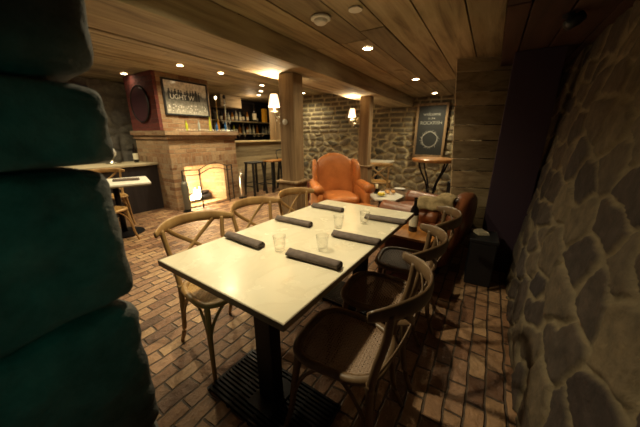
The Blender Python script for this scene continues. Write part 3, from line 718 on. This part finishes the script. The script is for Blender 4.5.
for k, (dx, dy, rr) in enumerate(((-.13, .02, .026), (-.08, .0, .024), (-.10, .05, .022))):
    o = obj('lemon', blob((rr*1.25, rr, rr), 3, 2.1), M['lemon'], smooth=True, loc=(CT[0]+dx, CT[1]+dy, tz+.006+rr), rot=(0, 0, k)); tag(o, ('yellow lemon at the left edge of its plate', 'yellow lemon at the front of its plate', 'small yellow lemon at the back of its plate')[k], 'lemon', 'lemons on the coffee table')
for k, (dx, dy) in enumerate(((.07, -.02), (.16, -.07), (.15, .02))):
    o = obj('bread_roll', blob((.04, .028, .022), 3, 2.3), M['bread'], smooth=True, loc=(CT[0]+dx, CT[1]+dy, tz+.028), rot=(0, 0, k*1.1)); tag(o, ('bread roll on the left of the coffee table plate', 'bread roll at the near right of the coffee table plate', 'bread roll at the back of the coffee table plate')[k], 'bread', 'bread on the coffee table')
t = thing('candle_jar', 'dark jar with a pale candle at the back of the coffee table', 'candle', (CT[0]+.04, CT[1]+.15, tz))
obj('jar', L([(.035, 0), (.04, .01), (.038, .06), (.025, .075)], 16), M['black_glass'], t, smooth=True)
obj('candle', L([(.02, .075), (.022, .14), (.0001, .142)], 12), M['paper'], t, smooth=True)

# ------------------------------------------------------------------ brown club chair with blanket
def club(loc, rz):
    t = thing('club_chair', 'brown leather club chair with a blanket over its back, beside the plum pillar', 'armchair', loc, rz)
    lm = M['brown_leather']   # front = +y
    obj('seat_base', blob((.38, .38, .15), 3, 7, lambda c: c+Vector((0, .0, .21))), lm, t, smooth=True)
    obj('seat_cushion', blob((.25, .31, .08), 3, 4, lambda c: c+Vector((0, .04, .52))), lm, t, smooth=True)
    obj('backrest', blob((.38, .11, .29), 3, 3.0, lambda c: Vector((c.x, c.y-.34-.06*(c.z+.3)/.6, c.z+.48+.03*(1-(c.x/.4)**2)))), lm, t, smooth=True)
    for s in (-1, 1):
        obj('arm', blob((.085, .35, .27), 3, 4.5, lambda c, s=s: Vector((c.x+s*.335, c.y-.02, c.z+.33))), lm, t, smooth=True)
        obj('arm_roll', SW([(s*.345, -.26, .60), (s*.35, .06, .60), (s*.35, .32, .60)], [.085, .10, .11], [.07, .08, .09], 14, 5), lm, t, smooth=True)
        for sy in (-1, 1): obj('foot', L([(.02, 0), (.03, .06)], 12), M['dark_wood'], t, loc=(s*.3, sy*.3, 0))
    return t
club((3.02, .53, 0), math.radians(-8))
# blanket: draped sheet
def drape(nx, ny, f, m, name, lab, cat, thick=.012):
    bm = bmesh.new(); g = [[bm.verts.new(f(i/nx, j/ny)) for j in range(ny+1)] for i in range(nx+1)]
    for i in range(nx):
        for j in range(ny): bm.faces.new((g[i][j], g[i+1][j], g[i+1][j+1], g[i][j+1]))
    o = obj(name, bm, m, smooth=True); sd = o.modifiers.new('s', 'SOLIDIFY'); sd.thickness = thick; sd.offset = 0
    return tag(o, lab, cat)
def bl(u, v):
    a = -1.5+v*2.7; r = .118+.012*math.sin(u*13+v*5)+.010*math.sin(v*15+u*4)
    y = .54-.33*u+.05*(v-.5)+.02*math.sin(v*9); x = 2.695+.06*u
    return (x+r*math.sin(a)*1.0, y, .655+.05*u+r*math.cos(a)*.9+.012*math.sin(u*11))
drape(26, 22, bl, M['blanket'], 'blanket', 'olive wool blanket thrown over the arm of the brown club chair', 'blanket')

# folded paper on an added black trunk, put where there is only darkness
t = thing('added_dark_trunk', 'added low black trunk filling the darkness between the club chair and the plum pillar', 'trunk', (2.78, -.05, 0), .05)
obj('body', B(-.15, .15, -.13, .08, .0, .42), M['black'], t, bevel=.008); obj('lid', B(-.16, .16, -.14, .09, .422, .46), M['black'], t, bevel=.008)
bm = bmesh.new(); bx(bm, -.07, .07, -.05, .05, 0, .012); bx(bm, -.068, .066, -.048, .05, .013, .022)
tag(obj('folded_menu', bm, M['paper'], loc=(2.82, -.04, .461), rot=(0, 0, .5)), 'cream folded paper menu lying on the added black trunk', 'paper')

# ------------------------------------------------------------------ tall bistro table
t = thing('bistro_table', 'round honey-wood bistro table on curved iron legs under the chalkboard', 'table', (4.12, .66, 0))
obj('tabletop', L([(.0001, 1.0), (.29, 1.0), (.305, 1.01), (.305, 1.035), (.29, 1.045), (.0001, 1.045)], 40), M['honey'], t, smooth=False, bevel=.004)
for k in range(4):
    a = PI/4+k*PI/2; c, s = math.cos(a), math.sin(a)
    obj('leg', SW([(.24*c, .24*s, 1.0), (.20*c, .20*s, .88), (.09*c, .09*s, .68), (.05*c, .05*s, .45), (.12*c, .12*s, .15), (.25*c, .25*s, 0)], .013), M['iron'], t, smooth=True)
obj('ring', SW([(.075*math.cos(a), .075*math.sin(a), .6) for a in [2*PI*k/10 for k in range(11)]], .008, closed=True), M['iron'], t, smooth=True)
t = thing('side_shelf', 'low dark shelf under the bistro table', 'shelf', (4.3, .30, 0), 0)
obj('top', B(-.25, .15, -.08, .14, .70, .73), M['dark_wood'], t)
for sx in (-.22, .12): obj('side_panel', B(sx-.015, sx+.015, -.08, .14, 0, .70), M['dark_wood'], t)
for k in range(2):
    bottle(4.22+.10*k, .37-.03*k, .731, ('dark bottle left, on the low shelf beside the closet wall', 'dark bottle right, on the low shelf beside the closet wall')[k], 'black_glass', .26, .035, .013, None, 'bottles on the low shelf')

# chalkboard
t = thing('chalkboard', 'framed chalkboard with a chalk wreath and writing on the far wall', 'chalkboard', (XW-.09, 1.16, .90), 0)
sl = obj('slate', B(-.012, .0, -.27, .27, .05, 1.07), mat('slate', (.018, .020, .020), .7), t)
bm = bmesh.new(); bx(bm, -.03, .01, -.32, -.27, 0, 1.12); bx(bm, -.03, .01, .27, .32, 0, 1.12); bx(bm, -.03, .01, -.27, .27, 1.07, 1.12); bx(bm, -.03, .01, -.27, .27, 0, .05)
obj('frame', bm, M['post'], t, bevel=.004)
CH = mat('chalk', (.30, .30, .27), .9)
bm = bmesh.new(); rr = random.Random(2)
sweep(bm, [(-.016, .155*math.cos(a)*(1+.05*math.sin(5*a)), .38+.155*math.sin(a)*(1+.05*math.cos(4*a))) for a in [2*PI*k/24 for k in range(25)]], .008, .002, 5, 2, (1, 0, 0), closed=True)
for k in range(26):
    a = 2*PI*k/26+rr.uniform(-.1, .1); r0, r1 = .15, .15+rr.uniform(.025, .06); b = a+.18
    sweep(bm, [(-.016, r0*math.cos(a), .38+r0*math.sin(a)), (-.016, r1*math.cos(b), .38+r1*math.sin(b))], [.007, .003], .0015, 5, 2, (1, 0, 0))
obj('chalk_wreath', bm, CH, sl)
def text_mesh(name, body, size, m, parent, loc, rot, sx=1.0, ext=.001):
    cu = bpy.data.curves.new(name, 'FONT'); cu.body = body; cu.size = size; cu.align_x = 'CENTER'; cu.align_y = 'CENTER'; cu.extrude = ext
    to = bpy.data.objects.new(name+'_c', cu); COL.objects.link(to); bpy.context.view_layer.update()
    me = bpy.data.meshes.new_from_object(to.evaluated_get(bpy.context.evaluated_depsgraph_get())); bpy.data.objects.remove(to); bpy.data.curves.remove(cu)
    me.name = name; me.materials.clear(); me.materials.append(m); o = bpy.data.objects.new(name, me); COL.objects.link(o); o.parent = parent; o.location = loc; o.rotation_euler = rot; o.scale = (sx, 1, 1)
    return o
RT = (PI/2, 0, -PI/2)
text_mesh('chalk_lettering', 'welcome', .095, CH, sl, (-.014, 0, .90), RT)
text_mesh('chalk_lettering', 'to the', .06, CH, sl, (-.014, 0, .815), RT)
text_mesh('chalk_lettering', 'ROCKFISH', .095, CH, sl, (-.014, 0, .72), RT)

# white far table, bentwood chair, hide bench
t = thing('cafe_table', 'small white-topped table against the far stone wall, right of the farther post', 'table', (5.75, 2.12, 0))
obj('tabletop', B(-.28, .28, -.32, .32, .79, .82), M['white_top'], t, bevel=.004)
obj('column', L([(.03, .02), (.03, .79)], 14), M['iron'], t, smooth=True); obj('base', L([(.2, 0), (.2, .015), (.03, .03)], 20), M['iron'], t)
t2 = dup(ch, (5.20, 1.82, 0), math.radians(-80), 'light oak cross-back chair at the small white table by the far wall', 'cross-back chairs')
t = thing('cafe_table', 'second white-topped table behind the armchair, left of the farther post', 'table', (5.65, 3.0, 0))
obj('tabletop', B(-.28, .28, -.32, .32, .79, .82), M['white_top'], t, bevel=.004)
obj('column', L([(.03, .02), (.03, .79)], 14), M['iron'], t, smooth=True); obj('base', L([(.2, 0), (.2, .015), (.03, .03)], 20), M['iron'], t)
t = thing('hide_bench', 'low bench covered with brown hide behind the coffee table', 'bench', (4.35, 1.14, 0), math.radians(-6))
obj('cushion', blob((.26, .36, .13), 3, 4, lambda c: c+Vector((0, 0, .36+.015*math.sin(c.y*20)))), M['fur'], t, smooth=True)
for sx in (-1, 1):
    for sy in (-1, 1): obj('leg', B(sx*.2-.02, sx*.2+.02, sy*.28-.02, sy*.28+.02, 0, .26), M['dark_wood'], t)
tag(obj('folded_napkin', blob((.05, .09, .012), 2, 5), M['plate'], smooth=True, loc=(4.33, 1.17, .515), rot=(0, 0, .3)), 'white folded napkin lying on the hide bench', 'napkin')

# ------------------------------------------------------------------ fireplace
FX0, FX1, FY, FB = 2.57, 4.03, 4.76, 5.92
t = thing('fireplace', 'brick fireplace with a mantel and chimney breast, fire burning inside', 'fireplace', (0, 0, 0))
ox0, ox1, oz = 2.76, 3.72, .76
bm = bmesh.new()
bx(bm, FX0, ox0, FY, FB, 0, .80); bx(bm, ox1, FX1, FY, FB, 0, .80); bx(bm, ox0, ox1, FY+.62, FB, 0, .80)
bx(bm, FX0, FX1, FY, FB, .98, 1.30)
obj('brick_body', bm, M['brick'], t)
bm = bmesh.new(); bx(bm, FX0, FX1, FY-.004, FB, .80, .98); obj('soldier_course', bm, M['brick_soldier'], t)
bm = bmesh.new(); bx(bm, FX0-.03, FX1+.02, FY-.04, FB, 1.30, 1.37); bx(bm, FX0-.07, FX1+.04, FY-.08, FB, 1.37, 1.445); obj('mantel', bm, M['brick'], t)
bm = bmesh.new(); bx(bm, 2.62, 3.62, 4.93, FB, 1.445, ZL-.001); obj('chimney_breast', bm, M['brick'], t)
bm = bmesh.new(); bx(bm, 2.56, 2.619, 4.925, FB, 1.446, ZL-.002); obj('side_wall', bm, M['red_brick'], t)
bm = bmesh.new()
prism(bm, [(ox0, FY+.02), (ox0+.04, FY+.02), (ox0+.24, FY+.55), (ox0+.2, FY+.6)], .02, .80); prism(bm, [(ox1, FY+.02), (ox1-.2, FY+.6), (ox1-.24, FY+.55), (ox1-.04, FY+.02)], .02, .80)
bx(bm, ox0, ox1, FY+.55, FY+.61, .02, .80); bx(bm, ox0, ox1, FY+.02, FY+.6, 0.0, .02)
bmesh.ops.recalc_face_normals(bm, faces=bm.faces); obj('firebox', bm, M['fire_brick'], t)
for i, (dx, dy, dz, r, a) in enumerate(((0, .28, .09, .05, .1), (.05, .36, .10, .055, -.15), (.02, .31, .18, .045, .45))):
    bm = bmesh.new(); cx = 3.22+dx
    sweep(bm, [(cx-.24*math.cos(a), FY+dy-.24*math.sin(a)*.4, dz), (cx, FY+dy, dz+.01), (cx+.24*math.cos(a), FY+dy+.24*math.sin(a)*.4, dz+.01)], [r*.9, r, r*.85], seg=10)
    tag(obj('log', bm, M['dark_wood'], smooth=True), ('charred log at the front of the fire', 'charred log at the back of the fire', 'charred log lying across the top of the fire')[i], 'log', 'logs in the fireplace')
t = thing('fire', 'bright flames burning over the logs in the fireplace', 'fire', (3.12, FY+.24, .10))
rr = random.Random(9)
for k in range(9):
    x = rr.uniform(-.20, .18); hh = rr.uniform(.10, .26)*(1.2-abs(x)*2.5); w = rr.uniform(.025, .05); ph = rr.uniform(0, 6)
    pts = [(x+.02*math.sin(ph+q*4), .05*math.sin(ph), q*hh) for q in (0, .3, .6, .85, 1)]
    obj('flame', SW(pts, [w*.6, w, w*.7, w*.3, .002], seg=8), M['flame_core'] if k % 2 else M['flame'], t, smooth=True)
obj('grate', SW([(-.3, -.06, .0), (-.3, -.06, -.03), (.3, -.06, -.03), (.3, -.06, .0)], .008, smooth=0), M['iron'], t)
light('fire_light', 'POINT', (3.15, FY+.20, .36), 16, (1.0, .76, .44), .10)
# screen: three iron panels with arched middle
t = thing('fire_screen', 'black iron three-fold fire screen standing before the fireplace', 'screen', (0, 0, 0))
def frame(p0, p1, h0, h1, arch):
    bm = bmesh.new(); p0 = Vector(p0); p1 = Vector(p1)
    n = 8; top = [(*(p0.lerp(p1, k/n)), (h0+(h1-h0)*k/n)+arch*math.sin(PI*k/n)) for k in range(n+1)]
    low = [(a, b, c-.09) for a, b, c in top]
    for q in (top, low): sweep(bm, q, .008, smooth=0, seg=6)
    sweep(bm, [(*p0, .03), (*p1, .03)], .008, smooth=0, seg=6)
    sweep(bm, [(*p0, 0), (*p0, h0)], .013, smooth=0, seg=6); sweep(bm, [(*p1, 0), (*p1, h1)], .013, smooth=0, seg=6)
    return bm
obj('side_panel', frame((2.70, FY-.06), (2.98, FY-.16), .74, .74, 0), M['iron'], t)
obj('centre_panel', frame((2.98, FY-.16), (3.62, FY-.16), .74, .76, .09), M['iron'], t)
obj('side_panel', frame((3.62, FY-.16), (3.82, FY-.06), .76, .76, 0), M['iron'], t)
# fire tools stands
def tools(x, y, label, m):
    t = thing('fire_tool_stand', label, 'fire tools', (x, y, 0))
    obj('base', L([(.09, 0), (.09, .015), (.02, .03)], 20), M['iron'], t)
    obj('canister', L([(.055, .03), (.06, .06), (.06, .50), (.045, .56)], 16), m, t, smooth=True)
    for k in range(3):
        a = k*2.1; obj('tool_handle', SW([(.03*math.cos(a), .03*math.sin(a), .5), (.035*math.cos(a), .035*math.sin(a), .66)], .009, smooth=0), m, t)
tools(2.66, 4.60, 'grey fire tool holder left of the fireplace opening', mat('grey_painted_metal', (.16, .15, .12), .5, .3))
tools(3.98, 4.60, 'shiny steel lantern-like canister right of the fireplace', M['steel'])

# framed picture over the mantel
t = thing('framed_picture', 'black-framed black and white crowd photograph hung above the mantel', 'picture', (3.13, 4.915, 1.74), 0)
obj('frame', (lambda bm: (bx(bm, -.44, .44, -.025, 0.01, -.03, 0.0), bx(bm, -.44, .44, -.025, 0.01, .545, .575), bx(bm, -.44, -.41, -.025, 0.01, 0, .545), bx(bm, .41, .44, -.025, 0.01, 0, .545), bm)[-1])(bmesh.new()), M['black'], t, bevel=.003)
def photo_b(nt, b):
    v = mapping(nt, (1, 1, 1)); sp = N(nt, 'ShaderNodeSeparateXYZ'); nt.links.new(v, sp.inputs[0])
    n = noise(nt, mapping(nt, (16, 1, 16)), 1.0, 5, .7)
    n2 = noise(nt, mapping(nt, (9, 1, 5)), 1.0, 3, .6)
    z = math_n(nt, 'ADD', sp.outputs[2], math_n(nt, 'MULTIPLY', math_n(nt, 'SUBTRACT', n2, .5), .25))
    sky = ramp(nt, z, [(.0, (.50, .47, .40)), (.20, (.22, .21, .18)), (.32, (.12, .11, .10)), (.42, (.80, .77, .68)), (.55, (.85, .82, .74))])
    c = mixc(nt, .45, sky, ramp(nt, n, [(.42, (.6, .6, .6)), (.60, (1.5, 1.5, 1.5))]), 'MULTIPLY')
    nt.links.new(c, b.inputs['Base Color'])
o = obj('photograph', B(-.41, .41, -.012, 0.0, 0, .545), mat('crowd_photo_print', rough=.12, build=photo_b), t)
DK = mat('photo_black', (.02, .02, .018), .3); LT = mat('photo_white', (.72, .69, .60), .3)
rr = random.Random(12)
bm = bmesh.new()
for k in range(11):                                   # dark figures standing along the top of the crowd
    x = -.33+.058*k+rr.uniform(-.01, .01); z = .36+rr.uniform(-.015, .03); w = rr.uniform(.018, .026)
    bx(bm, x-w, x+w, -.0135, -.0125, .24, z); bx(bm, x-w*.5, x+w*.5, -.0135, -.0125, z, z+.04)
obj('printed_figures', bm, DK, o)
bm = bmesh.new()
for k in range(46):
    x = rr.uniform(-.38, .38); z = rr.uniform(.01, .17); s = rr.uniform(.007, .014); lathe(bm, [(s, 0), (s, .001)], 8)
    vs = bm.verts[-16:] if False else list(bm.verts)[-16:]
    for vv in vs: vv.co = Vector((x+vv.co.x, -.0138-vv.co.z, z+vv.co.y))
o2 = obj('printed_crowd', bm, LT, o); o2['kind'] = 'stuff'
text_mesh('printed_lettering', 'UGHT W', .115, LT, o, (-.09, -.0145, .285), (PI/2, 0, 0), 1.0, .0004)

# mantel objects
mz = 1.4455
t = thing('candlestick', 'slim brass candlestick with a glowing bulb at the right of the picture', 'candlestick', (3.72, 4.86, mz))
obj('stem', L([(.05, 0), (.05, .01), (.012, .03), (.01, .2), (.016, .22), (.009, .24), (.009, .58), (.02, .60), (.012, .62)], 14), M['brass'], t, smooth=True)
obj('bulb', L([(.0001, .62), (.02, .64), (.018, .665), (.0001, .68)], 12), M['bulb'], t, smooth=True)
t = thing('glass_ornament', 'tall beaded silver and glass ornament at the right end of the mantel', 'ornament', (3.93, 4.86, mz))
prof = [(.06, 0), (.06, .015), (.02, .04)]
for k in range(12): z = .05+k*.05; prof += [(.012, z), (.026, z+.02), (.012, z+.04)]
obj('beaded_stem', L(prof, 14), M['steel'], t, smooth=True); obj('finial', L([(.012, .65), (.03, .67), (.026, .71), (.0001, .73)], 12), M['black'], t, smooth=True)
for s in (-1, 1): obj('scroll_arm', SW([(0, 0, .18), (s*.05, 0, .22), (s*.09, 0, .16), (s*.12, 0, .25)], .008), M['steel'], t, smooth=True)
gm = 'bottles on the mantel'; cols = ['lime_glass', 'clear_bottle', 'lime_glass', 'blue_glass', 'amber_glass', 'blue_glass']
xs = [2.98, 3.22, 3.48, 3.62, 3.68, 3.83]
wh = ['leftmost', 'second from left', 'third from left', 'fourth from left', 'fifth from left', 'rightmost']
for k in range(6):
    bottle(xs[k], 4.80-.02*(k % 2), mz, f'{wh[k]} of the small {cols[k].split("_")[0]} glass bottles on the mantel'.replace('clear bottle', 'pale'), cols[k], (.18, .20, .27, .17, .24, .18)[k], .022, .009, None, gm)
bm = bmesh.new(); pts = [(2.75+.1*k, 4.74+.012*math.sin(k*2.1), mz+.008+.006*math.sin(k*1.7)) for k in range(13)]
sweep(bm, pts, .003, seg=5); t = thing('fairy_lights', 'string of tiny lights lying along the mantel edge', 'lights', (0, 0, 0)); obj('cord', bm, M['black'], t)
bm = bmesh.new()
for k in range(22):
    p = Vector(pts[0]).lerp(Vector(pts[-1]), k/21); lathe(bm, [(.0001, 0), (.006, .006), (.0001, .013)], 6, (p.x, p.y, p.z), False)
obj('tiny_bulb', bm, M['spark'], t)['kind'] = 'stuff'

# round dark red shield on the chimney side
t = thing('barrel_head', 'round dark red wooden disc hung on the red brick chimney side', 'disc', (2.555, 5.42, 1.90), 0)
o = obj('disc', L([(.0001, 0), (.30, 0), (.30, .02), (.28, .03), (.0001, .03)], 40), mat('dark_red_wood', (.055, .014, .016), .5), t, rot=(0, -PI/2, 0))
bm = bmesh.new(); sweep(bm, [(-.02, .305*math.cos(a), .305*math.sin(a)) for a in [2*PI*k/24 for k in range(25)]], .010, .018, 6, 2, (1, 0, 0), closed=True); obj('hoop', bm, M['black'], t)

# ------------------------------------------------------------------ side counter beside the fireplace, left tables
t = thing('service_counter', 'dark service counter with a pale top left of the fireplace', 'counter', (0, 0, 0))
obj('body', B(.9, 2.565, 5.26, 5.95, 0, .84), M['dark_wood'], t); obj('countertop', B(.88, 2.568, 5.20, 5.97, .84, .875), mat('worn_pale_wood', (.42, .36, .24), .5), t, bevel=.004)
t = thing('cafe_table', 'white-topped table at the left, beside the stone jamb', 'table', (1.50, 4.30, 0), math.radians(-20))
obj('tabletop', B(-.40, .40, -.35, .35, .73, .755), M['white_top'], t, bevel=.004); obj('edge_band', B(-.397, .397, -.347, .347, .715, .729), M['edge'], t)
obj('column', L([(.035, .02), (.035, .715)], 14), M['iron'], t, smooth=True); obj('base', L([(.24, 0), (.24, .015), (.04, .035)], 20), M['iron'], t)
tag(obj('napkin', napkin_bm(9), M['napkin'], smooth=True, loc=(1.62, 4.22, .7555), rot=(0, 0, math.radians(60))), 'rolled grey napkin on the white table at the left', 'napkin')
dup(ch, (1.22, 3.98, 0), math.radians(-70), 'light oak cross-back chair half hidden by the stone jamb, before the left white table', 'cross-back chairs')
dup(ch, (1.62, 4.86, 0), PI+math.radians(-15), 'light oak cross-back chair behind the left white table, before the counter', 'cross-back chairs')
# things beyond the counter
t = thing('lantern', 'pale glass lantern standing on the service counter', 'lantern', (2.05, 5.72, .876))
obj('base', L([(.12, 0), (.12, .02), (.04, .04), (.03, .10)], 20), M['steel'], t, smooth=True)
obj('globe', L([(.03, .10), (.07, .15), (.08, .2), (.05, .26)], 18), M['plate'], t, smooth=True)
bottle(2.38, 5.6, .876, 'dark bottle with two pale labels beside the chimney', 'black_glass', .34, .04, .014, 'label')
for i, x in enumerate((2.02, 1.2)):
    w = thing('window_%d' % (i+1), 'narrow dark window with a faint blue glow on the rear stone wall', 'window', (x, YW-.10, 1.35)); w['kind'] = 'structure'
    obj('window_frame', (lambda bm: (bx(bm, -.16, .16, -.03, .02, -.03, 0), bx(bm, -.16, .16, -.03, .02, .85, .88), bx(bm, -.16, -.13, -.03, .02, 0, .85), bx(bm, .13, .16, -.03, .02, 0, .85), bx(bm, -.01, .01, -.02, .01, 0, .85), bm)[-1])(bmesh.new()), M['dark_wood'], w)
    obj('window_pane', B(-.13, .13, -.005, .0, 0, .85), M['blue_glow'], w)

# ------------------------------------------------------------------ bar
t = thing('bar_counter', 'plank-fronted bar counter with a pale ledge, right of the fireplace', 'bar', (0, 0, 0))
bm = bmesh.new(); z = 0; rr = random.Random(6)
while z < 1.2:
    h = min(rr.uniform(.14, .22), 1.2-z); bx(bm, 4.06, 6.35, 5.0-rr.uniform(0, .006), 5.05, z, z+h-.004); z += h
obj('front_panel', bm, M['plank'], t, bevel=.003); obj('ledge', B(4.05, 6.36, 4.94, 5.42, 1.205, 1.24), mat('pale_ledge_wood', (.50, .38, .20), .4), t, bevel=.005)
obj('carcass', B(4.07, 6.34, 5.06, 5.40, 0, 1.20), M['dark_wood'], t)
struct(obj('trim_2', B(5.72, 5.93, 5.06, 5.28, 1.241, ZL-.001), M['post'], bevel=.006), 'brown timber post rising from the end of the bar', 'post')
t = thing('back_bar', 'dark back bar with bottle shelves on the rear wall', 'shelf', (0, 0, 0))
obj('cabinet', B(4.1, 7.1, 6.05, 6.58, 0, 1.16), M['dark_wood'], t)
for z in (1.42, 1.76): obj('shelf', B(4.1, 7.1, 6.10, 6.58, z-.02, z), M['plank'], t)
obj('mirror', B(4.1, 7.1, 6.575, 6.595, 1.16, 2.3), mat('dusky_mirror', (.05, .045, .05), .15, .6), t)
struct(obj('trim_3', B(4.85, 5.55, 6.15, 6.57, 2.10, ZL-.002), M['plank'], bevel=.005), 'plank-fronted box above the back bar', 'cabinet')
gl = ['black_glass', 'green_glass', 'amber_glass', 'clear_bottle', 'lime_glass', 'black_glass', 'clear_bottle']; gb = 'bottles on the back bar'
rr = random.Random(15); n = 0
nm = {'black_glass': 'black', 'green_glass': 'dark green', 'amber_glass': 'amber', 'clear_bottle': 'pale', 'lime_glass': 'lime'}
rows = [(1.76, 'upper'), (1.42, 'lower')]
for z, rn in rows:
    k = 0; x = 4.75
    while x < 6.9:
        h = rr.uniform(.20, .29)
        if not (rn == 'upper' and 6.38 < x): 
            g = gl[rr.randrange(7)]
            bottle(x, 6.38+rr.uniform(-.03, .03), z+.001, f'{nm[g]} bottle, number {k+1} from the left on the {rn} back bar shelf', g, h, rr.uniform(.03, .042), .013, 'label' if rr.random() < .6 else None, gb)
        x += rr.uniform(.11, .15); k += 1
bottle(5.40, 5.20, 1.241, 'tall dark bottle with a cream label at the right end of the bar ledge', 'black_glass', .30, .04) if False else None
t = thing('liquor_bottle', 'large black bottle with a broad white label, tallest above the bar ledge', 'bottle', (5.98, 6.16, 1.66))
t.location = (6.10, 6.22, 1.7605)
obj('glass_body', bottle_bm(.50, .06, .02), M['black_glass'], t, smooth=True); bm = bmesh.new(); lathe(bm, [(.0615, .06), (.0615, .24)], 20, close=False); obj('paper_label', bm, M['label'], t, smooth=True)
tag(obj('carton', B(6.42, 6.54, 6.12, 6.24, 1.761, 2.16), M['yellow_box'], bevel=.003), 'orange-yellow carton on the back bar beside the sconce', 'box').location = (0.0, .0, 0.0)
GB = 'glasses on the bar ledge'
w0 = None
for k, x in enumerate((4.55, 4.75, 5.05, 5.22, 5.34)):
    if not w0:
        w0 = thing('stem_glass', 'leftmost stem glass on the bar ledge', 'glass', (x, 5.2, 1.241), 0, GB)
        obj('bowl', L([(.006, .09), (.03, .11), (.036, .15), (.03, .19), (.028, .19), (.033, .15), (.027, .115), (.0001, .10)], 16), M['glass'], w0, smooth=True)
        obj('stem', L([(.03, 0), (.03, .003), (.005, .008), (.004, .09)], 14), M['glass'], w0, smooth=True)
    else: dup(w0, (x, 5.2+.03*(k % 2), 1.241), 0, ('second', 'third', 'fourth', 'rightmost')[k-1]+' stem glass on the bar ledge, counted from the fireplace')
light('bar_lamp', 'POINT', (5.6, 5.8, 2.2), 3, (1, .7, .4), .05)
# stools
def stool(x, y, seat_m, label, back=False, rz=0):
    t = thing('bar_stool', label, 'stool', (x, y, 0), rz, 'bar stools')
    obj('seat', B(-.19, .19, -.15, .15, .74, .775), seat_m, t, bevel=.012)
    for sx in (-1, 1):
        for sy in (-1, 1): obj('leg', SW([(sx*.15, sy*.11, .74), (sx*.20, sy*.16, 0)], .02, smooth=0, seg=4, box=True), M['black'], t)
        obj('footrest', SW([(sx*.188, -.145, .22), (sx*.188, .145, .22)], .013, smooth=0, seg=6), M['black'], t)
    for sy in (-1, 1): obj('footrest', SW([(-.185, sy*.143, .28), (.185, sy*.143, .28)], .013, smooth=0, seg=6), M['black'], t)
    if back: obj('backrest', SW([(-.17, .14, .77), (-.18, .17, .98), (.18, .17, .98), (.17, .14, .77)], .014, smooth=3), M['black'], t)
    return t
stool(4.42, 4.62, M['black'], 'black wooden bar stool at the left of the bar front')
stool(4.98, 4.55, M['honey'], 'bar stool with an orange-brown wooden seat, second from the fireplace')
stool(5.5, 4.55, M['honey'], 'bar stool mostly hidden behind the nearer timber post', True)
print('objects', len(bpy.data.objects))
